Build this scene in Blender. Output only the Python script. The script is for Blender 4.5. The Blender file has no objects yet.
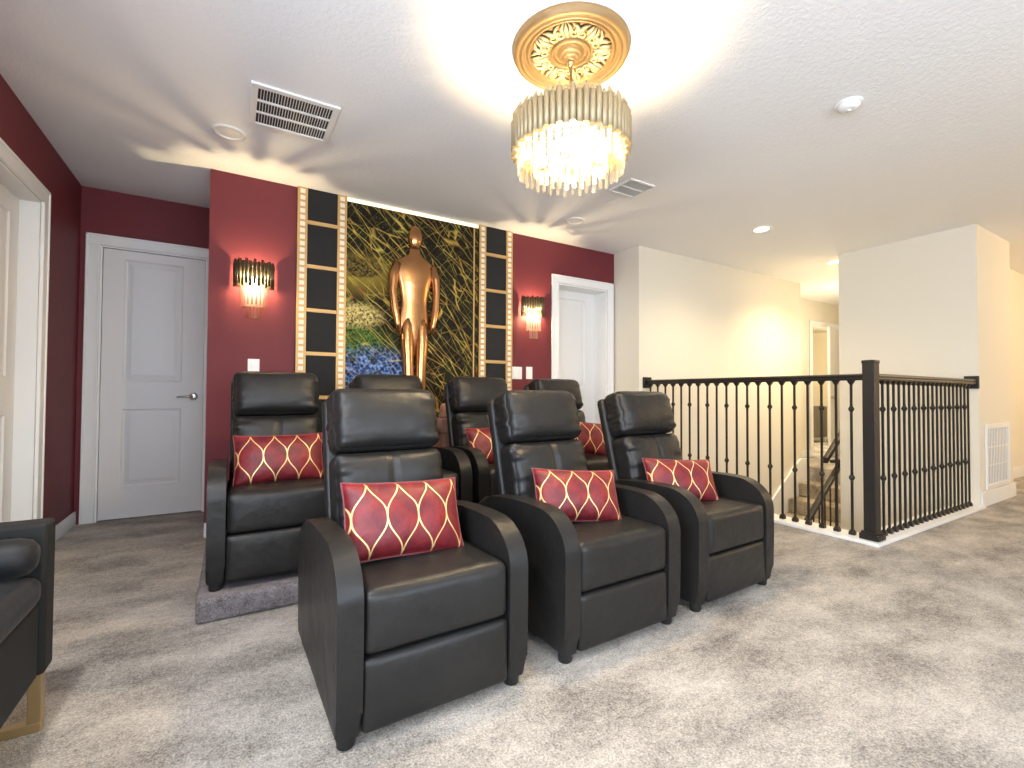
import bpy, bmesh, math, random
from mathutils import Vector, Matrix, noise as mnoise

random.seed(7)
scene = bpy.context.scene
COL = scene.collection
PI = math.pi
CEIL = 2.463


# ------------------------------------------------------------------ helpers
def rad(a):
    return math.radians(a)


def link(o, parent=None):
    COL.objects.link(o)
    if parent is not None:
        o.parent = parent
    return o


def tag(o, label=None, cat=None, group=None, kind=None):
    if label:
        o['label'] = label
    if cat:
        o['category'] = cat
    if group:
        o['group'] = group
    if kind:
        o['kind'] = kind
    return o


def empty(name, loc=(0, 0, 0), rz=0.0, parent=None):
    o = bpy.data.objects.new(name, None)
    o.empty_display_size = 0.1
    o.location = loc
    o.rotation_euler = (0, 0, rz)
    return link(o, parent)


class MB:
    """collects shapes of one part into one mesh"""

    def __init__(self):
        self.bm = bmesh.new()
        self.mi = 0

    def _fin(self, geom_faces, smooth=False):
        for f in geom_faces:
            f.material_index = self.mi
            f.smooth = smooth

    def box(self, x0, x1, y0, y1, z0, z1, bev=0.0, seg=2, M=None):
        r = bmesh.ops.create_cube(self.bm, size=1.0)
        vs = r['verts']
        for v in vs:
            v.co = Vector(((x0 + x1) / 2 + v.co.x * (x1 - x0), (y0 + y1) / 2 + v.co.y * (y1 - y0),
                           (z0 + z1) / 2 + v.co.z * (z1 - z0)))
        if bev > 0:
            es = list({e for v in vs for e in v.link_edges})
            rb = bmesh.ops.bevel(self.bm, geom=es, offset=bev, segments=seg, affect='EDGES', profile=0.5)
            fs = list({f for v in rb['verts'] for f in v.link_faces})
            vs = list({v for f in fs for v in f.verts})
            self._fin(fs, False)
        else:
            self._fin(list({f for v in vs for f in v.link_faces}), False)
        if M is not None:
            for v in vs:
                v.co = M @ v.co
        return vs

    def tube(self, p0, p1, r, seg=10, r2=None, cap=True, smooth=True):
        p0, p1 = Vector(p0), Vector(p1)
        d = p1 - p0
        q = d.to_track_quat('Z', 'Y').to_matrix()
        r2 = r if r2 is None else r2
        rings = []
        for p, rr in ((p0, r), (p1, r2)):
            rings.append([self.bm.verts.new(p + q @ Vector((rr * math.cos(2 * PI * i / seg), rr * math.sin(2 * PI * i / seg), 0)))
                          for i in range(seg)])
        fs = []
        for i in range(seg):
            j = (i + 1) % seg
            f = self.bm.faces.new((rings[0][i], rings[0][j], rings[1][j], rings[1][i]))
            fs.append(f)
        self._fin(fs, smooth)
        if cap:
            c = [self.bm.faces.new(rings[0][::-1]), self.bm.faces.new(rings[1])]
            self._fin(c, False)

    def path(self, pts, r, seg=6, radii=None, cap=True, closed=False):
        """round tube through a list of points"""
        pts = [Vector(p) for p in pts]
        n = len(pts)
        rings = []
        ref = None
        for i, p in enumerate(pts):
            a = pts[i - 1] if (i > 0 or closed) else p
            b = pts[(i + 1) % n] if (i < n - 1 or closed) else p
            t = (b - a).normalized()
            if ref is None:
                ref = t.orthogonal().normalized()
            ref = (ref - t * ref.dot(t)).normalized()
            s = t.cross(ref)
            rr = radii[i] if radii else r
            rings.append([self.bm.verts.new(p + ref * rr * math.cos(2 * PI * k / seg) + s * rr * math.sin(2 * PI * k / seg))
                          for k in range(seg)])
        fs = []
        for i in range(n if closed else n - 1):
            A, B = rings[i], rings[(i + 1) % n]
            for k in range(seg):
                j = (k + 1) % seg
                fs.append(self.bm.faces.new((A[k], A[j], B[j], B[k])))
        if cap and not closed:
            fs.append(self.bm.faces.new(rings[0][::-1]))
            fs.append(self.bm.faces.new(rings[-1]))
        self._fin(fs, True)

    def lathe(self, prof, c=(0, 0, 0), seg=32, smooth=True, arc=None, M=None):
        """profile of (r, z); arc=(a0,a1) for a partial turn"""
        c = Vector(c)
        full = arc is None
        a0, a1 = (0, 2 * PI) if full else arc
        n = seg if full else seg + 1
        rings = []
        for (r, z) in prof:
            if r < 1e-6:
                rings.append([self.bm.verts.new(c + Vector((0, 0, z)))])
            else:
                rings.append([self.bm.verts.new(c + Vector((r * math.cos(a0 + (a1 - a0) * i / seg), r * math.sin(a0 + (a1 - a0) * i / seg), z)))
                              for i in range(n)])
        fs = []
        for A, B in zip(rings[:-1], rings[1:]):
            for i in range(seg):
                j = (i + 1) % n if full else i + 1
                if len(A) == 1 and len(B) == 1:
                    continue
                if len(A) == 1:
                    fs.append(self.bm.faces.new((A[0], B[j], B[i])))
                elif len(B) == 1:
                    fs.append(self.bm.faces.new((A[i], A[j], B[0])))
                else:
                    fs.append(self.bm.faces.new((A[i], A[j], B[j], B[i])))
        self._fin(fs, smooth)
        if M is not None:
            for v in {v for R in rings for v in R}:
                v.co = M @ v.co

    def prism(self, poly, a0, a1, axis='x', bev=0.0, seg=2):
        """polygon in the two other axes, extruded along axis"""
        def mk(p, a):
            if axis == 'x':
                return Vector((a, p[0], p[1]))
            if axis == 'y':
                return Vector((p[0], a, p[1]))
            return Vector((p[0], p[1], a))
        A = [self.bm.verts.new(mk(p, a0)) for p in poly]
        B = [self.bm.verts.new(mk(p, a1)) for p in poly]
        n = len(poly)
        fs = [self.bm.faces.new(A), self.bm.faces.new(B[::-1])]
        for i in range(n):
            j = (i + 1) % n
            fs.append(self.bm.faces.new((A[j], A[i], B[i], B[j])))
        es = [e for e in list(fs[0].edges) + list(fs[1].edges)]
        vs = A + B
        if bev > 0:
            rb = bmesh.ops.bevel(self.bm, geom=es, offset=bev, segments=seg, affect='EDGES', profile=0.5)
            fs = list({f for v in rb['verts'] for f in v.link_faces} | {f for f in fs if f.is_valid})
        self._fin([f for f in fs if f.is_valid], True)

    def quad(self, a, b, c, d, smooth=False):
        f = self.bm.faces.new([self.bm.verts.new(Vector(p)) for p in (a, b, c, d)])
        self._fin([f], smooth)

    def sphere(self, c, r, u=12, v=8, sc=(1, 1, 1)):
        res = bmesh.ops.create_uvsphere(self.bm, u_segments=u, v_segments=v, radius=r)
        for w in res['verts']:
            w.co = Vector((c[0] + w.co.x * sc[0], c[1] + w.co.y * sc[1], c[2] + w.co.z * sc[2]))
        self._fin(list({f for w in res['verts'] for f in w.link_faces}), True)

    def cushion(self, size, r, cuts=12, fn=None, M=None, spread=1.7):
        """rounded, finely divided box; fn(p, u) returns a displaced point (u in -1..1 per axis)"""
        before = set(self.bm.verts)
        res = bmesh.ops.create_cube(self.bm, size=2.0)
        es = list({e for v in res['verts'] for e in v.link_edges})
        bmesh.ops.subdivide_edges(self.bm, edges=es, cuts=cuts, use_grid_fill=True)
        vs = [v for v in self.bm.verts if v not in before]
        half = Vector(size) / 2
        for v in vs:
            u = Vector([math.copysign(1 - (1 - min(1, abs(c))) ** spread, c) for c in v.co])
            q = Vector((u.x * half.x, u.y * half.y, u.z * half.z))
            inn = Vector([max(-(half[i] - r), min(half[i] - r, q[i])) for i in range(3)])
            d = q - inn
            if d.length > 1e-9:
                q = inn + d.normalized() * r
            if fn:
                q = fn(q, u)
            v.co = q if M is None else M @ q
        self._fin(list({f for v in vs for f in v.link_faces}), True)

    def build(self, name, mat=None, parent=None, loc=None, rot=None, recalc=True, auto=None):
        if recalc:
            bmesh.ops.recalc_face_normals(self.bm, faces=self.bm.faces)
        me = bpy.data.meshes.new(name)
        self.bm.to_mesh(me)
        self.bm.free()
        mats = mat if isinstance(mat, (list, tuple)) else [mat]
        for m in mats:
            if m is not None:
                me.materials.append(m)
        if auto is not None:
            me.set_sharp_from_angle(angle=rad(auto))
        o = bpy.data.objects.new(name, me)
        if loc is not None:
            o.location = loc
        if rot is not None:
            o.rotation_euler = rot
        return link(o, parent)


def children(o):
    return [c for c in bpy.data.objects if c.parent == o]


def copy_tree(o, parent=None):
    c = o.copy()
    COL.objects.link(c)
    c.parent = parent
    for ch in children(o):
        copy_tree(ch, c)
    return c


# ------------------------------------------------------------------ materials
class NT:
    def __init__(self, name):
        self.m = bpy.data.materials.new(name)
        self.m.use_nodes = True
        self.t = self.m.node_tree
        self.b = self.t.nodes['Principled BSDF']
        self.out = self.t.nodes['Material Output']

    def n(self, typ, **kw):
        nd = self.t.nodes.new(typ)
        for k, v in kw.items():
            if k.startswith('i_'):
                nd.inputs[k[2:].replace('_', ' ')].default_value = v
            else:
                setattr(nd, k, v)
        return nd

    def l(self, a, b):
        self.t.links.new(a, b)

    def math(self, op, a, b=None, c=None, clamp=False):
        nd = self.t.nodes.new('ShaderNodeMath')
        nd.operation = op
        nd.use_clamp = clamp
        for i, v in enumerate((a, b, c)):
            if v is None:
                continue
            if isinstance(v, (int, float)):
                nd.inputs[i].default_value = v
            else:
                self.l(v, nd.inputs[i])
        return nd.outputs[0]

    def mix(self, f, a, b):
        nd = self.t.nodes.new('ShaderNodeMix')
        nd.data_type = 'RGBA'
        for sock, v in ((nd.inputs[0], f), (nd.inputs[6], a), (nd.inputs[7], b)):
            if isinstance(v, (int, float)):
                sock.default_value = v
            elif isinstance(v, tuple):
                sock.default_value = v if len(v) == 4 else (*v, 1)
            else:
                self.l(v, sock)
        return nd.outputs[2]

    def ramp(self, fac, stops):
        nd = self.t.nodes.new('ShaderNodeValToRGB')
        cr = nd.color_ramp
        while len(cr.elements) < len(stops):
            cr.elements.new(0.5)
        for e, (p, c) in zip(cr.elements, stops):
            e.position = p
            e.color = c if len(c) == 4 else (*c, 1)
        self.l(fac, nd.inputs[0])
        return nd.outputs[0]

    def noise(self, vec, scale, detail=3, rough=0.5):
        nd = self.n('ShaderNodeTexNoise')
        nd.inputs['Scale'].default_value = scale
        nd.inputs['Detail'].default_value = detail
        nd.inputs['Roughness'].default_value = rough
        if vec is not None:
            self.l(vec, nd.inputs['Vector'])
        return nd

    def bump(self, h, strength, dist, normal=None):
        nd = self.n('ShaderNodeBump')
        nd.inputs['Strength'].default_value = strength
        nd.inputs['Distance'].default_value = dist
        self.l(h, nd.inputs['Height'])
        if normal is not None:
            self.l(normal, nd.inputs['Normal'])
        return nd.outputs[0]

    def coords(self, which='Object'):
        return self.n('ShaderNodeTexCoord').outputs[which]


def plain(name, col, rough=0.5, metal=0.0, spec=0.5, bump=None, sheen=0.0, coat=0.0, var=0.0):
    k = NT(name)
    b = k.b
    b.inputs['Base Color'].default_value = (*col, 1)
    b.inputs['Roughness'].default_value = rough
    b.inputs['Metallic'].default_value = metal
    b.inputs['Specular IOR Level'].default_value = spec
    b.inputs['Sheen Weight'].default_value = sheen
    b.inputs['Coat Weight'].default_value = coat
    co = k.coords()
    if var > 0:
        nz = k.noise(co, 6, 4)
        c = k.mix(nz.outputs[0], tuple(x * (1 - var) for x in col), tuple(min(1, x * (1 + var)) for x in col))
        k.l(c, b.inputs['Base Color'])
    if bump:
        nz = k.noise(co, bump[0], 4)
        k.l(k.bump(nz.outputs[0], bump[1], bump[2]), b.inputs['Normal'])
    return k.m


def mat_leather():
    k = NT('black_leather')
    co = k.coords()
    vor = k.n('ShaderNodeTexVoronoi')
    vor.inputs['Scale'].default_value = 420
    k.l(co, vor.inputs['Vector'])
    n1 = k.noise(co, 22, 5, 0.6)
    n2 = k.noise(co, 7, 3, 0.5)
    col = k.mix(n2.outputs[0], (0.0095, 0.0092, 0.009), (0.016, 0.0153, 0.0148))
    k.l(col, k.b.inputs['Base Color'])
    rg = k.math('MULTIPLY_ADD', n1.outputs[0], 0.14, 0.33)
    k.l(rg, k.b.inputs['Roughness'])
    k.b.inputs['Specular IOR Level'].default_value = 0.34
    b1 = k.bump(n2.outputs[0], 0.32, 0.03)
    b2 = k.bump(n1.outputs[0], 0.25, 0.006, b1)
    b3 = k.bump(vor.outputs['Distance'], 0.25, 0.0012, b2)
    k.l(b3, k.b.inputs['Normal'])
    return k.m


def mat_carpet(name='carpet', tint=(1, 1, 1), dark=1.0):
    k = NT(name)
    co = k.coords()
    fine = k.noise(co, 150, 3, 0.75)
    mid = k.noise(co, 45, 4, 0.65)
    mp = k.n('ShaderNodeMapping')
    mp.inputs['Scale'].default_value = (1.0, 1.7, 1.0)
    mp.inputs['Rotation'].default_value = (0, 0, 0.5)
    k.l(co, mp.inputs['Vector'])
    big = k.noise(mp.outputs[0], 2.6, 5, 0.6)
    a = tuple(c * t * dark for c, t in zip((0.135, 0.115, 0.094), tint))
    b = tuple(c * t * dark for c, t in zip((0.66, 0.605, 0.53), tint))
    f = k.math('MULTIPLY_ADD', fine.outputs[0], 1.05, k.math('MULTIPLY', mid.outputs[0], 0.5))
    f2 = k.math('MULTIPLY_ADD', k.math('SUBTRACT', big.outputs[0], 0.5), 0.95, f)
    col = k.ramp(f2, [(0.52, a), (1.02, b)])
    k.l(col, k.b.inputs['Base Color'])
    k.b.inputs['Roughness'].default_value = 0.95
    k.b.inputs['Specular IOR Level'].default_value = 0.1
    k.b.inputs['Sheen Weight'].default_value = 0.15
    h = k.math('MULTIPLY_ADD', mid.outputs[0], 0.7, fine.outputs[0])
    k.l(k.bump(h, 0.9, 0.012), k.b.inputs['Normal'])
    return k.m


def mat_ceiling():
    k = NT('textured_ceiling_paint')
    co = k.coords()
    nz = k.noise(co, 55, 5, 0.6)
    k.b.inputs['Base Color'].default_value = (0.87, 0.87, 0.865, 1)
    k.b.inputs['Roughness'].default_value = 0.8
    k.b.inputs['Specular IOR Level'].default_value = 0.3
    r = k.ramp(nz.outputs[0], [(0.42, (0, 0, 0)), (0.6, (1, 1, 1))])
    k.l(k.bump(r, 0.25, 0.004), k.b.inputs['Normal'])
    return k.m


def mat_crystal():
    k = NT('clear_crystal')
    t = k.t
    tr = t.nodes.new('ShaderNodeBsdfTransparent')
    tl = t.nodes.new('ShaderNodeBsdfTranslucent')
    gl = t.nodes.new('ShaderNodeBsdfGlossy')
    gl.inputs['Roughness'].default_value = 0.12
    tl.inputs['Color'].default_value = (1, 0.95, 0.85, 1)
    m1 = t.nodes.new('ShaderNodeMixShader')
    m1.inputs[0].default_value = 0.35
    k.l(tr.outputs[0], m1.inputs[1])
    k.l(tl.outputs[0], m1.inputs[2])
    m2 = t.nodes.new('ShaderNodeMixShader')
    lw = t.nodes.new('ShaderNodeLayerWeight')
    lw.inputs[0].default_value = 0.35
    k.l(lw.outputs['Facing'], m2.inputs[0])
    k.l(m1.outputs[0], m2.inputs[1])
    k.l(gl.outputs[0], m2.inputs[2])
    k.l(m2.outputs[0], k.out.inputs[0])
    t.nodes.remove(k.b)
    return k.m


def mat_emit(name, col, s):
    k = NT(name)
    k.b.inputs['Base Color'].default_value = (*col, 1)
    k.b.inputs['Emission Color'].default_value = (*col, 1)
    k.b.inputs['Emission Strength'].default_value = s
    return k.m


def mat_pillow():
    """burgundy velvet with a gold ogee trellis; UV is in metres from the centre"""
    k = NT('burgundy_ogee_velvet')
    uv = k.coords('UV')
    sp = k.n('ShaderNodeSeparateXYZ')
    k.l(uv, sp.inputs[0])
    W, H = 0.0525, 0.248
    u = k.math('DIVIDE', sp.outputs[0], W)
    ang = k.math('MULTIPLY', sp.outputs[1], 2 * PI / H)
    c = k.math('COSINE', ang)
    # flatten the wave a little towards an onion shape
    c3 = k.math('MULTIPLY', k.math('MULTIPLY', c, c), c)
    sh = k.math('ADD', k.math('MULTIPLY', c, -0.50), k.math('MULTIPLY', k.math('SUBTRACT', c, c3), -0.10))

    def dist(x):
        m = k.math('FLOORED_MODULO', x, 2.0)
        return k.math('ABSOLUTE', k.math('SUBTRACT', m, 1.0))
    d1 = dist(k.math('SUBTRACT', u, sh))
    d2 = dist(k.math('ADD', k.math('ADD', u, sh), 1.0))
    d = k.math('MINIMUM', d1, d2)
    line = k.math('LESS_THAN', d, 0.050)
    nz = k.noise(uv, 14, 4, 0.6)
    base = k.ramp(nz.outputs[0], [(0.35, (0.080, 0.004, 0.011)), (0.65, (0.185, 0.009, 0.011))])
    col = k.mix(line, base, (0.86, 0.60, 0.26))
    k.l(col, k.b.inputs['Base Color'])
    k.l(k.math('MULTIPLY', line, 0.35), k.b.inputs['Metallic'])
    k.l(k.math('MULTIPLY_ADD', line, -0.15, 0.55), k.b.inputs['Roughness'])
    k.b.inputs['Sheen Weight'].default_value = 0.3
    k.b.inputs['Sheen Roughness'].default_value = 0.35
    k.b.inputs['Sheen Tint'].default_value = (0.9, 0.10, 0.08, 1)
    fine = k.noise(uv, 500, 2)
    k.l(k.bump(fine.outputs[0], 0.2, 0.001, k.bump(nz.outputs[0], 0.5, 0.012)), k.b.inputs['Normal'])
    return k.m


def mat_mural():
    """dark print: gold crackle streaks, a blurred gold oval, blue and green at the lower edge (x, z in metres)"""
    k = NT('mural_print')
    co = k.coords()
    sp = k.n('ShaderNodeSeparateXYZ')
    k.l(co, sp.inputs[0])
    X, Z = sp.outputs[0], sp.outputs[2]

    def streak(rot, sx, sy, thr, seed):
        mp = k.n('ShaderNodeMapping')
        mp.vector_type = 'POINT'
        mp.inputs['Rotation'].default_value = (0, rot, 0)
        mp.inputs['Scale'].default_value = (1, 1, 1)
        mp.inputs['Location'].default_value = (seed, 0, seed * 0.7)
        k.l(co, mp.inputs['Vector'])
        m2 = k.n('ShaderNodeMapping')
        m2.inputs['Scale'].default_value = (sx, 0.01, sy)
        k.l(mp.outputs[0], m2.inputs['Vector'])
        wob = k.noise(co, 9, 2)
        ad = k.n('ShaderNodeVectorMath', operation='MULTIPLY_ADD')
        k.l(wob.outputs['Color'], ad.inputs[0])
        ad.inputs[1].default_value = (0.16, 0, 0.30)
        k.l(m2.outputs[0], ad.inputs[2])
        vo = k.n('ShaderNodeTexVoronoi', feature='DISTANCE_TO_EDGE')
        vo.inputs['Scale'].default_value = 1.0
        k.l(ad.outputs[0], vo.inputs['Vector'])
        s = k.math('SUBTRACT', 1.0, k.math('DIVIDE', vo.outputs['Distance'], thr), clamp=True)
        return s
    s1 = streak(rad(-42), 1.6, 13, 0.026, 1.3)
    s2 = streak(rad(-56), 1.5, 12, 0.022, 4.1)
    s3 = streak(rad(48), 3.5, 12, 0.018, 2.2)
    br = k.noise(co, 11, 3)
    brk = k.math('MULTIPLY', k.math('SUBTRACT', br.outputs[0], 0.30), 3.2, clamp=True)
    fine = k.noise(co, 60, 4, 0.7)
    spk = k.math('MULTIPLY', k.math('SUBTRACT', fine.outputs[0], 0.56), 4.0, clamp=True)
    s = k.math('MAXIMUM', k.math('MAXIMUM', s1, s2), k.math('MULTIPLY', s3, 0.7))
    s = k.math('MULTIPLY', s, brk)
    s = k.math('MAXIMUM', s, k.math('MULTIPLY', spk, 0.35))
    hue = k.noise(co, 5, 3)
    gold = k.ramp(hue.outputs[0], [(0.33, (0.36, 0.20, 0.03)), (0.5, (0.62, 0.44, 0.09)), (0.6, (0.40, 0.38, 0.07)), (0.68, (0.34, 0.09, 0.03))])
    dark = k.ramp(hue.outputs[0], [(0.35, (0.006, 0.006, 0.005)), (0.65, (0.016, 0.014, 0.007))])
    col = k.mix(s, dark, gold)

    def blob(cx, cz, rx, rz, soft):
        dx = k.math('DIVIDE', k.math('SUBTRACT', X, cx), rx)
        dz = k.math('DIVIDE', k.math('SUBTRACT', Z, cz), rz)
        d = k.math('SQRT', k.math('ADD', k.math('MULTIPLY', dx, dx), k.math('MULTIPLY', dz, dz)))
        return k.math('DIVIDE', k.math('SUBTRACT', 1.0, d), soft, clamp=True)
    # soft gold band with a dark oval in it
    g1 = blob(0.10, 1.88, 0.50, 0.20, 1.0)
    col = k.mix(k.math('MULTIPLY', g1, 0.5), col, (0.50, 0.36, 0.05))
    oval = blob(0.06, 1.93, 0.26, 0.085, 0.25)
    ocol = k.ramp(fine.outputs[0], [(0.42, (0.012, 0.010, 0.006)), (0.62, (0.20, 0.14, 0.03))])
    col = k.mix(oval, col, ocol)
    g2 = blob(0.08, 1.56, 0.24, 0.12, 0.5)
    g2c = k.ramp(fine.outputs[0], [(0.38, (0.03, 0.025, 0.012)), (0.58, (0.75, 0.60, 0.22))])
    col = k.mix(k.math('MULTIPLY', g2, 0.9), col, g2c)
    # green then blue sparkle in the lower corner
    gn = blob(0.06, 1.36, 0.36, 0.17, 0.6)
    gnc = k.ramp(fine.outputs[0], [(0.38, (0.008, 0.012, 0.004)), (0.62, (0.14, 0.30, 0.05))])
    col = k.mix(k.math('MULTIPLY', gn, 0.6), col, gnc)
    bl = blob(0.20, 1.12, 0.44, 0.24, 0.5)
    cell = k.n('ShaderNodeTexVoronoi')
    cell.inputs['Scale'].default_value = 34
    k.l(co, cell.inputs['Vector'])
    mixn = k.math('ADD', k.math('MULTIPLY', fine.outputs[0], 0.8), k.math('MULTIPLY', cell.outputs['Distance'], 0.35))
    blc = k.ramp(mixn, [(0.38, (0.004, 0.006, 0.014)), (0.55, (0.02, 0.05, 0.17)), (0.72, (0.20, 0.34, 0.62))])
    bn = k.math('MULTIPLY', k.math('SUBTRACT', br.outputs[0], 0.26), 5.0, clamp=True)
    col = k.mix(k.math('MULTIPLY', bl, bn), col, blc)
    # streaks stay on top of the sparkle
    col = k.mix(k.math('MULTIPLY', s1, 0.55), col, gold)
    k.l(col, k.b.inputs['Base Color'])
    k.b.inputs['Roughness'].default_value = 0.7
    k.b.inputs['Specular IOR Level'].default_value = 0.15
    return k.m


def mat_curve_gold(name, col, rough):
    return plain(name, col, rough, metal=1.0, bump=(40, 0.06, 0.002))


leather = mat_leather()
carpet = mat_carpet()
carpet_stair = mat_carpet('stair_carpet', (1.0, 0.93, 0.80), 0.95)
ceiling_m = mat_ceiling()
maroon = plain('maroon_paint', (0.150, 0.025, 0.031), 0.6, spec=0.3, bump=(160, 0.08, 0.002))
white_wall_m = plain('warm_white_paint', (0.74, 0.695, 0.59), 0.7, spec=0.3, bump=(140, 0.08, 0.002))
trim_m = plain('white_trim_paint', (0.80, 0.80, 0.79), 0.4, spec=0.4, var=0.02)
door_m = plain('white_door_paint', (0.73, 0.725, 0.72), 0.42, spec=0.4, bump=(220, 0.05, 0.001))
iron = plain('black_iron', (0.018, 0.014, 0.011), 0.45, metal=0.2, spec=0.5, var=0.2)
espresso = plain('espresso_wood', (0.012, 0.0095, 0.008), 0.45, bump=(60, 0.08, 0.002), var=0.25)
rubber = plain('black_plastic', (0.012, 0.012, 0.012), 0.5, var=0.1)
nickel = plain('brushed_nickel', (0.55, 0.53, 0.50), 0.28, metal=1.0, var=0.05)
gold_paint = plain('antique_gold_paint', (0.20, 0.135, 0.065), 0.5, metal=0.4, bump=(60, 0.1, 0.002), var=0.15)
gold_light = plain('pale_gold_leaf', (0.42, 0.34, 0.19), 0.5, metal=0.2, bump=(90, 0.15, 0.002), var=0.1)
tube_metal = plain('champagne_metal', (0.38, 0.305, 0.185), 0.5, metal=0.45, var=0.15)
tube_dark = plain('smoky_brass', (0.13, 0.105, 0.065), 0.35, metal=0.9, var=0.2)
crystal = mat_crystal()
bulb_m = mat_emit('warm_bulb', (1.0, 0.80, 0.50), 60)
sconce_bulb_m = mat_emit('sconce_bulb', (1.0, 0.62, 0.25), 55)
lens_on = mat_emit('lit_lens', (1.0, 0.86, 0.62), 30)
plastic_w = plain('white_plastic', (0.80, 0.80, 0.78), 0.35, var=0.02)
vent_dark = plain('duct_shade', (0.02, 0.022, 0.026), 0.7, var=0.2)
film_black = plain('film_black', (0.022, 0.022, 0.022), 0.8, spec=.2, var=0.15)
film_gold = plain('film_gold_paint', (0.56, 0.35, 0.13), 0.5, metal=0.25, var=0.1)
film_white = plain('film_perforation_white', (0.80, 0.74, 0.60), 0.6, var=0.05)
velvet = plain('charcoal_velvet', (0.006, 0.0065, 0.008), 0.55, spec=.3, sheen=0.06, bump=(30, 0.3, 0.006), var=0.3)
velvet_frame = plain('charcoal_frame_velvet', (0.014, 0.014, 0.0135), 0.7, spec=.2, sheen=0.02, bump=(120, 0.2, 0.002), var=0.2)
brass = plain('brushed_brass', (0.52, 0.38, 0.19), 0.35, metal=0.9, var=0.1)
pillow_m = mat_pillow()
mural_m = mat_mural()
figure_m = plain('polished_rose_gold', (0.46, 0.235, 0.10), 0.22, metal=0.9, bump=(12, 0.15, 0.01))
rose_stone = plain('rose_tan_plinth', (0.40, 0.20, 0.15), 0.5, bump=(50, 0.2, 0.003), var=0.2)
grey_paint = plain('grey_cabinet_paint', (0.16, 0.15, 0.13), 0.5, var=0.1)
beige_m = plain('beige_paint', (0.70, 0.64, 0.50), 0.7, var=0.03)
window_m = plain('window_vinyl', (0.78, 0.78, 0.78), 0.4, var=0.02)


def structure(name, mb, mat, parent=None, **kw):
    o = mb.build(name, mat, parent, **kw)
    o['kind'] = 'structure'
    return o


# ------------------------------------------------------------------ room shell
XL, XR = -0.962, 9.2
YB = 4.515          # alcove back wall
YR = 3.706          # maroon accent wall
YW = 3.35           # white stair wall
YBACK = -2.7
XRL = -0.145        # corner of the accent wall
XW = 3.50           # end of the accent wall
XB0, XB1, BY0, BY1 = 5.545, 6.487, 1.376, 2.455   # white block beside the stairs
XP, YP = 3.605, 1.412                               # railing lines

m = MB()
HX0, HX1, HY0, HY1 = 3.70, 6.66, 1.50, YW
for (x0, x1, y0, y1) in ((XL - .25, HX0, YBACK, 5.0), (HX0, XR, YBACK, HY0), (HX1, 12.2, HY0, 6.4), (HX0, HX1, HY1 + .1, 5.0)):
    m.box(x0, x1, y0, y1, -0.25, 0.0)
structure('floor', m, carpet)

m = MB()
m.box(XL - .25, 12.2, YBACK - .1, 6.4, CEIL, CEIL + 0.12)
structure('ceiling', m, ceiling_m)

LY0, LY1 = -1.3, .85   # unseen side window, added to brighten the front-left floor
m = MB()   # left wall with a door opening y 2.88..3.70
m.box(XL - .2, XL, YBACK, LY0, 0, CEIL)
m.box(XL - .2, XL, LY1, 2.88, 0, CEIL)
m.box(XL - .2, XL, LY0, LY1, 0, .5)
m.box(XL - .2, XL, LY0, LY1, 2.2, CEIL)
m.box(XL - .2, XL, 3.70, YB + .15, 0, CEIL)
m.box(XL - .2, XL, 2.88, 3.70, 2.06, CEIL)
structure('wall_left', m, maroon)

m = MB()   # alcove wall with door opening
m.box(XL, -0.848, YB, YB + .15, 0, CEIL)
m.box(-0.185, XRL, YB, YB + .15, 0, CEIL)
m.box(-0.848, -0.185, YB, YB + .15, 2.045, CEIL)
m.box(-0.848, -0.185, YB + .10, YB + .15, 0, 2.045)
structure('wall_alcove', m, maroon)

m = MB()   # maroon accent wall, door opening x 2.755..3.40
m.box(XRL, 2.755, YR, YB + .1, 0, CEIL)
m.box(3.40, XW, YR, YR + .35, 0, CEIL)
m.box(2.755, 3.40, YR, YR + .35, 2.06, CEIL)
m.box(2.755, 3.40, YR + .23, YR + .35, 0, 2.06)
structure('wall_north', m, maroon)

m = MB()
m.box(XW, 6.53, YW, YR + .35, -2.9, CEIL)
structure('wall_northeast', m, white_wall_m)

m = MB()
m.box(XB0, XB1, BY0, BY1, -2.9, CEIL)
structure('wall_stair', m, white_wall_m)

m = MB()   # below the railing
m.box(HX0 - .08, HX0, HY0, HY1, -2.9, -0.001)
m.box(HX0 - .08, XB0, HY0 - .08, HY0, -2.9, -0.001)
structure('wall_stairwell', m, white_wall_m)

m = MB()
m.box(HX0, 9.2, HY0, HY1, -3.0, -2.9)
structure('floor_lower', m, carpet)

m = MB()   # hall wall with doorway x 7.83..8.60
m.box(6.53, 7.83, 3.85, 3.97, 0, CEIL)
m.box(8.66, XR, 3.85, 3.97, 0, CEIL)
m.box(7.83, 8.66, 3.85, 3.97, 2.05, CEIL)
structure('wall_hall', m, white_wall_m)

m = MB()   # small room beyond
m.box(7.0, 12.2, 6.2, 6.3, 0, CEIL)
m.box(12.1, 12.2, 3.97, 6.2, 0, CEIL)
m.box(XR + .1, 12.1, 3.85, 3.97, 0, CEIL)
m.box(6.9, 7.0, 3.97, 6.3, 0, CEIL)
structure('wall_far', m, beige_m)

m = MB()
m.box(XB1, XR, 1.66, 1.78, 0, CEIL)
m.box(XR, XR + .1, YBACK, 3.85, 0, CEIL)
structure('wall_east', m, white_wall_m)

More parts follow.
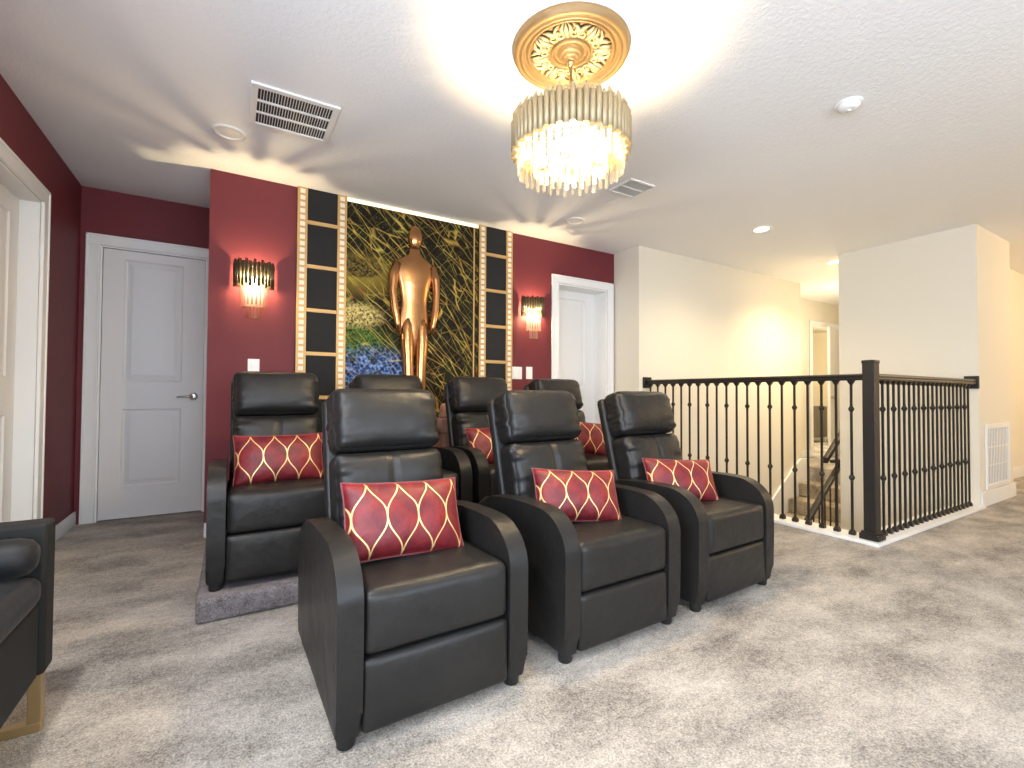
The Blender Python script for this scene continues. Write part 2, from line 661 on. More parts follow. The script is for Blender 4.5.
# rear wall behind the camera with a wide daylight window
m = MB()
WX0, WX1, WZ0, WZ1 = -0.85, 2.9, 0.55, 2.2
m.box(XL - .2, WX0, YBACK - .1, YBACK, 0, CEIL)
m.box(WX1, XR + .1, YBACK - .1, YBACK, 0, CEIL)
m.box(WX0, WX1, YBACK - .1, YBACK, 0, WZ0)
m.box(WX0, WX1, YBACK - .1, YBACK, WZ1, CEIL)
structure('wall_south', m, white_wall_m)
m = MB()
for x in (WX0, (2 * WX0 + WX1) / 3, (WX0 + 2 * WX1) / 3, WX1 - .05):
    m.box(x, x + .05, YBACK - .09, YBACK - .03, WZ0, WZ1)
for z in (WZ0, WZ1 - .05, (WZ0 + WZ1) / 2):
    m.box(WX0, WX1, YBACK - .085, YBACK - .035, z, z + .05)
structure('window_1', m, window_m)

m = MB()
for y in (LY0, (LY0 + LY1) / 2 - .025, LY1 - .05):
    m.box(XL - .15, XL - .09, y, y + .05, .5, 2.2)
for z in (.5, 1.33, 2.15):
    m.box(XL - .145, XL - .095, LY0, LY1, z, z + .05)
structure('side_fill_window', m, window_m)  # unseen window, added as an opening for fill daylight

# baseboards
def bb_profile_box(m, x0, x1, y0, y1, h):
    m.box(x0, x1, y0, y1, 0, h, bev=0.004)
m = MB(); m.box(XL, XL + .014, 3.80, YB, 0, .095, bev=.004); m.box(XL, XL + .014, YBACK, 2.79, 0, .095, bev=.004)
structure('baseboard_left', m, trim_m)
m = MB(); m.box(XRL, 2.665, YR - .014, YR, 0, .095, bev=.004)
structure('baseboard_north', m, trim_m)
m = MB()
m.box(XB0 - .0, XB1 + .015, BY0 - .016, BY0, 0, .13, bev=.005)
m.box(XB1, XB1 + .016, BY0, 1.66, 0, .13, bev=.005)
structure('baseboard_stair', m, trim_m)
m = MB(); m.box(XB1 + .016, XR, 1.644, 1.66, 0, .13, bev=.005)
structure('baseboard_east', m, trim_m)
m = MB(); m.box(6.53, 7.74, 3.836, 3.85, 0, .11, bev=.005); m.box(6.53, 6.544, YW, 3.836, 0, .11, bev=.004)
structure('baseboard_hall', m, trim_m)
# white kerb under the railings
m = MB(); m.box(3.51, 3.70, 1.34, YW - .001, 0.0, .022, bev=.004)
structure('trim_1', m, trim_m)
m = MB(); m.box(3.7005, XB0 - .001, 1.34, 1.51, 0.0, .022, bev=.004)
structure('trim_2', m, trim_m)


# ------------------------------------------------------------------ doors
def leaf_mesh(w, h, panels, t=0.035):
    """front face at y=0 looking to -y, x 0..w, z 0..h; panels = [(x0,x1,z0,z1)]"""
    m = MB()
    xs = sorted({0, w} | {p[0] for p in panels} | {p[1] for p in panels})
    zs = sorted({0, h} | {p[2] for p in panels} | {p[3] for p in panels})
    for i in range(len(xs) - 1):
        for j in range(len(zs) - 1):
            x0, x1, z0, z1 = xs[i], xs[i + 1], zs[j], zs[j + 1]
            if any(abs(p[0] - x0) < 1e-6 and abs(p[1] - x1) < 1e-6 and abs(p[2] - z0) < 1e-6 and abs(p[3] - z1) < 1e-6 for p in panels):
                continue
            m.quad((x0, 0, z0), (x1, 0, z0), (x1, 0, z1), (x0, 0, z1))
    for (x0, x1, z0, z1) in panels:
        rings = [(0, 0), (0.006, 0.008), (0.014, 0.011), (0.020, 0.0105), (0.050, 0.003)]
        loops = []
        for (ins, dep) in rings:
            loops.append([(x0 + ins, dep, z0 + ins), (x1 - ins, dep, z0 + ins), (x1 - ins, dep, z1 - ins), (x0 + ins, dep, z1 - ins)])
        for A, B in zip(loops[:-1], loops[1:]):
            for i in range(4):
                j = (i + 1) % 4
                m.quad(A[i], A[j], B[j], B[i])
        m.quad(*loops[-1])
    # edges and back
    m.quad((0, 0, 0), (0, 0, h), (0, t, h), (0, t, 0))
    m.quad((w, 0, 0), (w, t, 0), (w, t, h), (w, 0, h))
    m.quad((0, 0, h), (w, 0, h), (w, t, h), (0, t, h))
    m.quad((0, 0, 0), (0, t, 0), (w, t, 0), (w, 0, 0))
    m.quad((0, t, 0), (0, t, h), (w, t, h), (w, t, 0))
    bmesh.ops.remove_doubles(m.bm, verts=m.bm.verts, dist=1e-5)
    return m


def casing_bars(m, x0, x1, z1, wl, wr, wt, t=0.018):
    """flat casing with a raised back band round an opening x0..x1, 0..z1 (front at y=-t)"""
    for (a, b) in ((x0 - wl, x0), (x1, x1 + wr)):
        m.box(a, b, -t * .7, 0, 0, z1, bev=.003)
    m.box(x0 - wl, x1 + wr, -t * .7, 0, z1, z1 + wt, bev=.003)
    bd = .016
    m.box(x0 - wl, x0 - wl + bd, -t, 0, 0, z1 + wt, bev=.004)
    m.box(x1 + wr - bd, x1 + wr, -t, 0, 0, z1 + wt, bev=.004)
    m.box(x0 - wl, x1 + wr, -t, 0, z1 + wt - bd, z1 + wt, bev=.004)
    for (a, b) in ((x0 - .012, x0 - .002), (x1 + .002, x1 + .012)):
        m.box(a, b, -t * .85, 0, 0, z1, bev=.003)
    m.box(x0 - .012, x1 + .012, -t * .85, 0, z1 + .002, z1 + .012, bev=.003)


def lever(parent, x, z, side=-1):
    m = MB()
    R = Matrix.Translation((x, 0, z)) @ Matrix.Rotation(PI / 2, 4, 'X')
    m.lathe([(0, .012), (.020, .012), (.027, .009), (.029, 0), (0, 0)], seg=20, M=R)
    m.tube((x, 0, z), (x, -.045, z), .009, 10)
    m.path([(x, -.045, z), (x + side * .03, -.048, z + .001), (x + side * .07, -.046, z), (x + side * .105, -.040, z - .004)],
           .008, 8, radii=[.010, .009, .0075, .006])
    return m.build('door_handle', nickel, parent)


# door_1: alcove door
d = empty('door_1', (0, YB, 0)); d['kind'] = 'structure'
m = MB(); casing_bars(m, -0.848, -0.185, 2.045, .082, .04, .08)
m.build('door_casing', trim_m, d)
m = MB(); m.box(-0.848, -0.836, 0.0, .10, 0, 2.045); m.box(-0.197, -0.185, 0, .10, 0, 2.045); m.box(-0.836, -0.197, 0, .10, 2.035, 2.045)
m.build('door_jamb', trim_m, d)
lf = leaf_mesh(.632, 2.02, [(.125, .49, .235, .82), (.125, .49, 1.03, 1.95)])
lf.build('door_leaf', door_m, d, loc=(-0.832, .008, .010))
h = lever(d, -0.262, .925, -1)

# door_2: accent wall door, leaf set back in its jamb
d = empty('door_2', (0, YR, 0)); d['kind'] = 'structure'
m = MB(); casing_bars(m, 2.755, 3.40, 2.06, .084, .082, .08)
m.build('door_casing', trim_m, d)
m = MB(); m.box(2.755, 2.768, 0, .23, 0, 2.06); m.box(3.387, 3.40, 0, .23, 0, 2.06); m.box(2.768, 3.387, 0, .23, 2.047, 2.06)
m.build('door_jamb', trim_m, d)
lf = leaf_mesh(.617, 2.035, [(.12, .48, .235, .82), (.12, .48, 1.03, 1.95)])
lf.build('door_leaf', door_m, d, loc=(2.769, .178, .010))
lever(d, 2.83, .93, 1).location = (0, .178, 0)

# door_3: left wall door (local +y points into the room's -x side): build along x then turn
d = empty('door_3', (XL, 0, 0), rad(90)); d['kind'] = 'structure'
# local x = world y, local -y = world +x
m = MB(); casing_bars(m, 2.88, 3.70, 2.06, .09, .095, .085, t=.02)
m.build('door_casing', trim_m, d)
m = MB(); m.box(2.88, 2.893, 0, .12, 0, 2.06); m.box(3.687, 3.70, 0, .12, 0, 2.06); m.box(2.893, 3.687, 0, .12, 2.047, 2.06)
m.build('door_jamb', trim_m, d)
lf = leaf_mesh(.79, 2.035, [(.12, .67, .235, .82), (.12, .67, 1.03, 1.93)])
lf.build('door_leaf', door_m, d, loc=(2.895, .085, .010))

# door_4: far doorway in the hall with its leaf swung open
d = empty('door_4', (0, 3.85, 0)); d['kind'] = 'structure'
m = MB(); casing_bars(m, 7.83, 8.66, 2.05, .09, .09, .09)
m.build('door_casing', trim_m, d)
lf = leaf_mesh(.74, 2.02, [(.12, .62, .235, .82), (.12, .62, 1.03, 1.93)])
lfo = lf.build('door_leaf', door_m, d, loc=(8.65, -.022, .010), rot=(0, 0, rad(192)))
m = MB(); m.sphere((0.68, .075, .93), .030); m.tube((.68, .034, .93), (.68, .07, .93), .012)
kn = m.build('door_knob', nickel, d, loc=(8.65, -.022, .0), rot=(0, 0, rad(192)))

# ------------------------------------------------------------------ carpeted riser
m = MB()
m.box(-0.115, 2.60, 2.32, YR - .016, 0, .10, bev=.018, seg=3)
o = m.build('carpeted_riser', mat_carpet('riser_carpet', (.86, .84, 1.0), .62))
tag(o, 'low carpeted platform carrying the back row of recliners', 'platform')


# ------------------------------------------------------------------ recliners
def fold(p, seed, freq):
    return mnoise.noise(Vector((p.x * 5 + seed, p.y * 6, p.z * freq + seed)))


def build_recliner():
    root = empty('recliner')
    XO, XI = .306, .236
    # arms: flat side panel with a rounded front corner
    for s in (-1, 1):
        prof = [(-.338, .034), (-.349, .10), (-.352, .25), (-.352, .385)]
        for i in range(1, 15):
            a = PI / 2 * i / 14
            prof.append((-.185 - .167 * math.cos(a), .385 + .143 * math.sin(a)))
        prof += [(-.10, .529), (0, .525), (.10, .516), (.19, .502), (.26, .482), (.31, .45), (.338, .40), (.345, .33), (.345, .034)]
        x0, x1 = sorted((s * XO, s * XI))
        m = MB()
        m.prism(prof, x0, x1, 'x', bev=.017, seg=4)
        arm = m.build('armrest', leather, root, auto=38)
        m = MB()
        for xx in (x0 + .005, x1 - .005):
            pts = [(xx, y, z) for (y, z) in prof[1:22]]
            pts = [(p[0], p[1] + (.0035 if p[1] < -.2 else 0), p[2] - (.0035 if p[2] > .45 else 0)) for p in pts]
            m.path(pts, .0026, 6)
        m.build('welt', leather, arm)

    def seat_fn(q, u):
        if u.z > 0:
            q.z += (.012 * (1 - u.x ** 4) * (1 - u.y ** 4) - .006 * u.y) * u.z
            q.z += .003 * fold(q, 2, 9) * u.z
        if u.y < 0:
            q.y -= (.007 * (1 - u.x ** 6) * (1 - u.z ** 2)) * -u.y
        return q
    m = MB()
    m.cushion((2 * XI - .004, .54, .172), .026, 18, seat_fn, Matrix.Translation((0, -.078, .324)))
    seat = m.build('seat_cushion', leather, root)
    m = MB()
    pts = [(x / 20 * .212, -.322, .4125 + .010 * (1 - (x / 20) ** 4) * .35) for x in range(-20, 21)]
    m.path(pts, .0022, 5)
    m.build('seam', leather, seat)

    def foot_fn(q, u):
        if u.y < 0:
            q.y -= .008 * (1 - u.x ** 6) * (1 - u.z ** 4) * -u.y
        return q
    m = MB()
    m.cushion((2 * XI - .004, .085, .202), .014, 14, foot_fn, Matrix.Translation((0, -.304, .134)))
    m.build('footrest', leather, root)
    m = MB()
    m.box(-.232, .232, -.255, .30, .05, .24, bev=.01)
    m.build('base', rubber, root)
    T = Matrix.Translation((0, .115, .40)) @ Matrix.Rotation(rad(-15), 4, 'X')

    def low_fn(q, u):
        if u.y < 0:
            f = (1 - abs(u.x) ** 4) * (1 - abs(u.z) ** 4)
            q.y -= .026 * f * -u.y
            g = math.exp(-(q.x / .009) ** 2)
            q.y += .015 * g * -u.y
            e = max(0, (abs(u.x) - .45) / .55)
            q.y -= (fold(q, 5, 34) * .015 * e + fold(q, 9, 9) * .006) * -u.y
        return q
    m = MB()
    m.cushion((.436, .13, .335), .034, 40, low_fn, T @ Matrix.Translation((0, .012, .170)), spread=1.15)
    m.build('back_cushion', leather, root)

    def head_fn(q, u):
        e = max(0, (abs(u.x) - .55) / .45)
        r = fold(q, 3, 36)
        if u.y < 0:
            f = (1 - abs(u.x) ** 6) * (1 - abs(u.z) ** 3)
            q.y -= (.032 * f + fold(q, 7, 10) * .008 + r * .017 * e) * -u.y
        q.x += math.copysign(r * .011 * e * (1 - u.z ** 4), q.x)
        q.z += mnoise.noise(Vector((q.x * 9 + 2, q.y * 5, 1))) * .004 * u.z
        return q
    m = MB()
    m.cushion((.430, .14, .252), .040, 36, head_fn, T @ Matrix.Translation((0, .018, .468)), spread=1.4)
    m.build('headrest', leather, root)
    m = MB()
    m.cushion((.452, .055, .64), .022, 8, None, T @ Matrix.Translation((0, .100, .255)))
    m.build('back_shell', leather, root)
    for (x, y) in ((-.270, -.305), (.270, -.305), (-.270, .30), (.270, .30)):
        m = MB()
        m.lathe([(0, 0), (.022, 0), (.0255, .005), (.0265, .040), (0, .040)], (x, y, 0), 18)
        m.build('foot', rubber, root, auto=40)
    return root


GR_F = 'black recliners in a row on the carpet'
GR_B = 'black recliners on the raised platform'
rec = build_recliner()
spots = [
    (.540, 1.647, 0, 1.2, GR_F, 'black leather recliner at the end of the front row next to the dark velvet armchair'),
    (1.308, 1.665, 0, 1, GR_F, 'middle black leather recliner of the three standing on the carpet'),
    (2.045, 1.690, 0, 2, GR_F, 'black leather recliner of the front row nearest the iron stair railing'),
    (.222, 2.720, .10, 0, GR_B, 'black recliner on the platform under the wall light closest to the alcove door'),
    (.862, 2.720, .10, 0, GR_B, 'black recliner on the platform in front of the golden figure, mostly hidden'),
    (1.515, 2.720, .10, 0, GR_B, 'black recliner on the platform before the film strip panel beside the switches'),
    (2.190, 2.720, .10, 0, GR_B, 'black recliner on the platform in front of the recessed white door'),
]
for i, (x, y, z, a, g, lab) in enumerate(spots):
    r = rec if i == 0 else copy_tree(rec)
    r.scale = (1, 1, 1)
    r.location = (x, y, z)
    r.rotation_euler = (0, 0, rad(a))
    if i == 0:
        r.scale = (.985, 1, 1)
    tag(r, lab, 'recliner', g)


# ------------------------------------------------------------------ lumbar pillows
def build_pillow():
    hx, hz, T = .206, .128, .064
    m = MB()
    n, k = 28, 18
    grid = {}
    for side in (-1, 1):
        for i in range(n + 1):
            for j in range(k + 1):
                u, v = -1 + 2 * i / n, -1 + 2 * j / k
                edge = i in (0, n) or j in (0, k)
                if edge and side == 1:
                    grid[(1, i, j)] = grid[(-1, i, j)]
                    continue
                th = T * ((1 - abs(u) ** 3.0) ** .62) * ((1 - abs(v) ** 2.6) ** .62)
                th *= 1 + .10 * mnoise.noise(Vector((u * 3, v * 3, side * 4)))
                x = u * hx * (1 - .045 * (1 - abs(v) ** 2.5))
                z = v * hz * (1 - .065 * (1 - abs(u) ** 2.5))
                grid[(side, i, j)] = m.bm.verts.new((x, side * th, z))
    uvl = m.bm.loops.layers.uv.new('UVMap')
    for side in (-1, 1):
        for i in range(n):
            for j in range(k):
                vs = [grid[(side, i, j)], grid[(side, i + 1, j)], grid[(side, i + 1, j + 1)], grid[(side, i, j + 1)]]
                if side == 1:
                    vs = vs[::-1]
                f = m.bm.faces.new(vs)
                f.smooth = True
                for lp in f.loops:
                    lp[uvl].uv = (lp.vert.co.x, lp.vert.co.z)
    root = m.build('lumbar_pillow', pillow_m, recalc=False)
    # piped edge
    m = MB()
    pts = [grid_pt for grid_pt in []]
    for i in range(0, n):
        u = -1 + 2 * i / n
        pts.append((u * hx, 0, -hz * (1 - .065 * (1 - abs(u) ** 2.5))))
    for j in range(0, k):
        v = -1 + 2 * j / k
        pts.append((hx * (1 - .045 * (1 - abs(v) ** 2.5)), 0, v * hz))
    for i in range(n, 0, -1):
        u = -1 + 2 * i / n
        pts.append((u * hx, 0, hz * (1 - .065 * (1 - abs(u) ** 2.5))))
    for j in range(k, 0, -1):
        v = -1 + 2 * j / k
        pts.append((-hx * (1 - .045 * (1 - abs(v) ** 2.5)), 0, v * hz))
    m.path(pts, .0028, 6, closed=True)
    m.build('piping', plain('burgundy_piping', (0.15, 0.008, 0.014), .6, sheen=.4, var=.1), root)
    return root


GP = 'burgundy lumbar pillows with gold ogee lines'
pil = build_pillow()
pspots = [
    # x, y, z, tilt back, roll, yaw
    (.512, 1.555, .537, 24, -3, 3, 'burgundy gold-lined lumbar pillow on the front recliner beside the velvet armchair'),
    (1.280, 1.580, .525, 27, -4, -14, 'burgundy gold-lined lumbar pillow on the middle front-row recliner'),
    (1.985, 1.612, .520, 27, -3, -18, 'burgundy gold-lined lumbar pillow on the front-row recliner by the stair railing'),
    (.215, 2.625, .628, 24, 0, 1, 'burgundy gold-lined lumbar pillow on the platform recliner nearest the alcove door'),
    (1.475, 2.625, .628, 24, 2, 0, 'burgundy gold-lined lumbar pillow half hidden behind the middle front-row recliner'),
    (2.180, 2.625, .645, 24, -8, -14, 'burgundy gold-lined lumbar pillow on the platform recliner before the recessed white door'),
]
for i, (x, y, z, tl, ro, yw, lab) in enumerate(pspots):
    p = pil if i == 0 else copy_tree(pil)
    M = Matrix.Rotation(rad(yw), 4, 'Z') @ Matrix.Rotation(rad(-tl), 4, 'X') @ Matrix.Rotation(rad(-ro), 4, 'Y')
    p.location = (x, y, z)
    p.scale = (.94, 1, .90) if i in (1, 2) else (1, 1, 1)
    p.rotation_euler = M.to_euler()
    tag(p, lab, 'pillow', GP)


# ------------------------------------------------------------------ velvet armchair with brass sled legs
def velvet_chair():
    root = empty('velvet_armchair', (-0.70, 1.50, 0))
    tag(root, 'charcoal velvet armchair on brass sled legs by the maroon wall', 'armchair')
    X0, X1 = -.255 + .0, .262     # front edge world x = -.438
    F = .262
    for (y0, y1) in ((.305, .385), (-.385, -.305)):
        m = MB(); m.box(-.245, F, y0, y1, .165, .59, bev=.012, seg=3)
        m.build('armrest', velvet_frame, root)
    m = MB(); m.box(-.245, -.165, -.304, .304, .165, .78, bev=.012, seg=3)
    m.build('backrest', velvet_frame, root)
    m = MB(); m.box(-.164, F - .012, -.304, .304, .165, .372, bev=.010, seg=3)
    m.build('seat_base', velvet_frame, root)

    def sf(q, u):
        if u.z > 0:
            q.z += .018 * (1 - u.x ** 4) * (1 - u.y ** 4) * u.z
        return q
    m = MB(); m.cushion((.42, .606, .085), .032, 10, sf, Matrix.Translation((.050, 0, .410)))
    m.build('seat_cushion', velvet, root)
    for y in (.345, -.345):
        m = MB()
        for x in (F - .040, -.225):
            m.box(x, x + .030, y - .016, y + .016, .026, .166, bev=.002)
        m.box(-.225, F - .010, y - .016, y + .016, 0, .026, bev=.002)
        m.build('sled_leg', brass, root)
    b = MB()
    prof = [(0, -.21), (.030, -.208), (.045, -.195), (.052, -.17), (.052, .17), (.045, .195), (.030, .208), (0, .21)]
    b.lathe(prof, seg=24, M=Matrix.Translation((.048, .246, .516)) @ Matrix.Rotation(PI / 2, 4, 'Y'))
    o = b.build('bolster_cushion', velvet)
    o.location = (-0.70, 1.50, 0)
    tag(o, 'dark velvet bolster cushion lying along the arm of the charcoal velvet armchair', 'cushion')


velvet_chair()

# ------------------------------------------------------------------ film strip panels
def film_strip(x0, label, W=.345, y=YR - .025):
    root = empty('film_strip_panel', (x0, y, 0))
    tag(root, label, 'wall panel', 'gold and black film strip panels')
    B, S, I = .013, .042, .013     # outer bar, sprocket column, inner bar
    z0, z1 = .101, CEIL - .0005
    m = MB(); m.box(.004, W - .004, .004, .025, z0, z1)
    m.build('backing_board', film_black, root)
    for s in (0, 1):
        xa = 0 if s == 0 else W - (B + S + I)
        m = MB()
        m.box(xa, xa + B + S + I, -.004, .006, z0, z1, bev=.002)
        m.mi = 1
        n = int((z1 - z0) / .048)
        for k in range(n):
            zc = z1 - .03 - k * .048
            c = xa + (B + S / 2 if s == 0 else I + S / 2)
            m.box(c - .0165, c + .0165, -.0055, -.003, zc - .0155, zc + .0155)
        m.build('perforated_rail', [film_gold, film_white], root)
    xa, xb = B + S + I, W - (B + S + I)
    bars = [2.212, 1.888, 1.566, 1.247, .925, .603, .281]
    tops = [z1] + [b for b in bars]
    for b in bars:
        m = MB(); m.box(xa, xb, -.004, .006, b - .014, b + .014, bev=.002)
        m.build('frame_bar', film_gold, root)
    for a, b in zip(tops[:-1], tops[1:]):
        m = MB()
        m.box(xa + .004, xb - .004, 0, .006, b + .016, a - (.016 if a != z1 else .004), bev=.002)
        m.build('frame_picture', film_black, root)


film_strip(.390, 'gold and black film strip panel between the mural and the wall light near the alcove')
film_strip(1.868, 'gold and black film strip panel between the mural and the light switches')

# ------------------------------------------------------------------ mural with a plain golden figure in relief
mur = empty('wall_mural', (.738, YR, 0))
tag(mur, 'dark mural of gold streaks with a tall golden standing figure between the film strip panels', 'mural')
m = MB(); m.box(0, 1.128, -.012, -.001, .101, 2.432)
m.build('printed_panel', mural_m, mur)
m = MB(); m.box(1.078, 1.090, -.018, -.011, .101, 2.432, bev=.002)
m.build('gold_edge_strip', film_gold, mur)


def golden_figure(parent):
    m = MB()
    cx = .535
    # stylised standing figure: ellipse sections (z, half width, half depth)
    secs = [(1.27, .02, .012), (1.33, .075, .028), (1.40, .112, .042), (1.46, .128, .048), (1.53, .134, .050), (1.60, .128, .05), (1.67, .114, .048), (1.74, .116, .050), (1.84, .136, .058),
            (1.92, .158, .064), (1.99, .164, .060), (2.035, .150, .052), (2.068, .10, .045), (2.09, .060, .04), (2.11, .050, .038), (2.15, .052, .04)]
    seg = 28
    rings = []
    for (z, a, b) in secs:
        rings.append([m.bm.verts.new((cx + a * math.cos(2 * PI * i / seg), -.02 - .75 * b * (0.2 + math.sin(2 * PI * i / seg)), z)) for i in range(seg)])
    fs = []
    for A, B in zip(rings[:-1], rings[1:]):
        for i in range(seg):
            j = (i + 1) % seg
            fs.append(m.bm.faces.new((A[i], A[j], B[j], B[i])))
    fs.append(m.bm.faces.new(rings[-1]))
    m._fin(fs, True)
    m.sphere((cx, -.035, 2.235), .062, 20, 14, (1.0, .75, 1.62))
    # arms at the sides, one folded to the chest
    for s in (-1, 1):
        m.path([(cx + s * .150, -.035, 2.01), (cx + s * .180, -.038, 1.90), (cx + s * .186, -.040, 1.78), (cx + s * .172, -.055, 1.64),
                (cx + s * .150, -.065, 1.52), (cx + s * .142, -.066, 1.45)], .03, 10, radii=[.036, .040, .034, .033, .024, .018])
    # groove between the legs shown as two long raised shins
    for s in (-1, 1):
        m.path([(cx + s * .050, -.020, 1.62), (cx + s * .062, -.022, 1.50), (cx + s * .062, -.034, 1.36), (cx + s * .054, -.040, 1.18), (cx + s * .050, -.044, 1.02), (cx + s * .048, -.046, .86)],
               .04, 14, radii=[.030, .054, .058, .047, .049, .036])
    f = m.build('golden_figure', figure_m, parent)
    f['label'] = 'tall plain golden standing figure'
    return f


golden_figure(mur)
m = MB(); m.box(.0, 1.128, -.010, -.001, 2.434, 2.4615)
m.build('light_strip', mat_emit('warm_led_strip', (1.0, .86, .62), .7), mur)

# plinth seen between the recliner backs
pl_ = empty('plinth', (1.50, 3.42, .10))
tag(pl_, 'small stepped rose-tan plinth standing behind the back row below the mural', 'plinth')
m = MB(); m.box(-.13, .13, -.13, .13, 0, .56, bev=.012)
m.build('pedestal', rose_stone, pl_)
m = MB()
m.prism([(-.15, .56), (.15, .56), (.15, .60), (.03, .665), (-.15, .665)], -.14, .14, 'y', bev=.006)
m.build('sloped_top', rose_stone, pl_)
m = MB()
m.lathe([(0, .66), (.045, .66), (.05, .69), (.032, .72), (.04, .745), (.03, .775), (0, .785)], (-.06, 0, 0), 18)
m.build('finial', rose_stone, pl_)


# ------------------------------------------------------------------ wall lights
def wall_sconce(x, z, label):
    root = empty('wall_sconce', (x, YR, z))
    tag(root, label, 'wall light', 'crystal wall lights on the maroon wall')
    m = MB(); m.box(-.098, .098, -.010, -.001, -.085, .080, bev=.004)
    m.build('back_plate', tube_dark, root)
    R = .118
    m = MB()
    for zz in (-.045, .045):
        pts = [(R * .93 * math.cos(a), -.004 - R * .80 * math.sin(a), zz) for a in [PI * i / 24 for i in range(25)]]
        m.path(pts, .003, 6)
    m.build('ring_frame', tube_dark, root)
    n = 15
    for i in range(n):
        a = PI * (i + .5) / n
        off = .010 if i % 2 else -.004
        m = MB()
        c = (R * math.cos(a), -.010 - R * .82 * math.sin(a))
        m.tube((c[0], c[1], -.088 + off), (c[0], c[1], .082 + off), .0091, 8)
        m.build('tube', tube_dark, root)
    for (rr, k, z0, z1) in ((.075, 9, -.235, -.06), (.042, 6, -.305, -.21)):
        for i in range(k):
            a = PI * (i + .5) / k
            m = MB()
            c = (rr * math.cos(a), -.03 - rr * .75 * math.sin(a))
            m.box(c[0] - .007, c[0] + .007, c[1] - .004, c[1] + .004, z0, z1, bev=.002)
            m.build('crystal', crystal, root)
        m = MB()
        pts = [(rr * math.cos(t), -.03 - rr * .75 * math.sin(t), z0 + .004) for t in [PI * q / 20 for q in range(21)]]
        m.path(pts, .0025, 6)
        m.build('crystal_ring', brass, root)
    m = MB(); m.sphere((0, -.05, -.055), .017, 12, 8, (1, 1, 1.5))
    m.build('bulb', sconce_bulb_m, root)
    for zz, e, c in ((-.095, 5, (1.0, .72, .36)), (-.030, 17, (1.0, .78, .45))):
        L = bpy.data.lights.new('sconce_light', 'POINT')
        L.energy = e
        L.color = c
        L.shadow_soft_size = .009
        lo = bpy.data.objects.new('sconce_light', L)
        lo.location = (0, -.058, zz)
        link(lo, root)


wall_sconce(.122, 1.775, 'crystal wall light glowing on the maroon wall above the single switch near the alcove')
wall_sconce(2.440, 1.785, 'crystal wall light glowing beside the recessed white door')


# ------------------------------------------------------------------ switches
def switch(x, z, w, kind, label):
    root = empty('light_switch', (x, YR, z))
    tag(root, label, 'switch')
    m = MB(); m.box(-w / 2, w / 2, -.007, -.0005, -.058, .058, bev=.003)
    m.build('cover_plate', plastic_w, root)
    xs = [0] if kind == 1 else [-.023, .023]
    for xx in xs:
        m = MB(); m.box(xx - .013, xx + .013, -.011, -.005, -.030, .030, bev=.002)
        m.build('rocker', plastic_w, root)


switch(.128, 1.135, .072, 1, 'white single switch plate under the wall light near the alcove')
switch(2.277, 1.154, .115, 2, 'white double switch plate next to the film strip panel')
switch(2.416, 1.158, .070, 1, 'white single switch plate beside the double plate under the wall light')

# ------------------------------------------------------------------ chandelier and medallion
CX, CY = 1.248, 1.592
med = empty('ceiling_medallion', (CX, CY, CEIL))
tag(med, 'round antique-gold ceiling medallion with scroll leaves above the chandelier', 'ceiling medallion')
m = MB()
m.lathe([(0, -.012), (.176, -.012), (.178, -.013), (.181, -.021), (.186, -.023), (.190, -.021), (.192, -.015), (.200, -.014), (.203, -.018),
         (.207, -.030), (.213, -.034), (.219, -.032), (.222, -.026), (.228, -.026), (.231, -.032), (.239, -.033), (.247, -.026), (.252, -.012), (.254, -.0005)], seg=72)
m.build('moulded_disc', gold_paint, med)
m = MB()
m.lathe([(.088, -.011), (.086, -.022), (.080, -.026), (.074, -.022), (.070, -.012)], seg=48)
m.lathe([(0, -.062), (.010, -.061), (.013, -.052), (.018, -.051), (.021, -.050), (.023, -.041), (.031, -.040), (.034, -.038), (.036, -.029), (.045, -.028), (.048, -.026), (.050, -.017), (.056, -.016), (.058, -.012)], seg=40)
m.build('centre_boss', gold_paint, med)
for k in range(8):
    a = 2 * PI * k / 8
    m = MB()
    Rz = Matrix.Rotation(a, 4, 'Z')
    loc = []
    for s in (-1, 1):
        pts = []
        for i in range(22):           # spiral scroll
            t = i / 21
            r = .021 * (1 - .78 * t)
            an = s * (t * 4.2 * PI / 1.6 + .3)
            pts.append(Rz @ Vector((.114 + r * math.cos(an), s * .027 + r * math.sin(an), -.016)))
        m.path(pts, .006, 6, radii=[.0068 * (1 - .5 * i / 21) for i in range(22)])
        pts = [Rz @ Vector(p) for p in ((.108, s * .044, -.015), (.132, s * .052, -.021), (.154, s * .046, -.022), (.170, s * .030, -.016))]
        m.path(pts, .007, 6, radii=[.004, .0085, .0075, .003])
        pts = [Rz @ Vector(p) for p in ((.122, s * .008, -.015), (.142, s * .020, -.023), (.160, s * .018, -.023), (.174, s * .010, -.015))]
        m.path(pts, .006, 6, radii=[.004, .008, .007, .003])
    pts = [Rz @ Vector(p) for p in ((.098, 0, -.016), (.125, 0, -.024), (.150, 0, -.024), (.172, 0, -.015))]
    m.path(pts, .008, 8, radii=[.004, .009, .010, .003])
    m.build('scroll_leaf', gold_light, med)

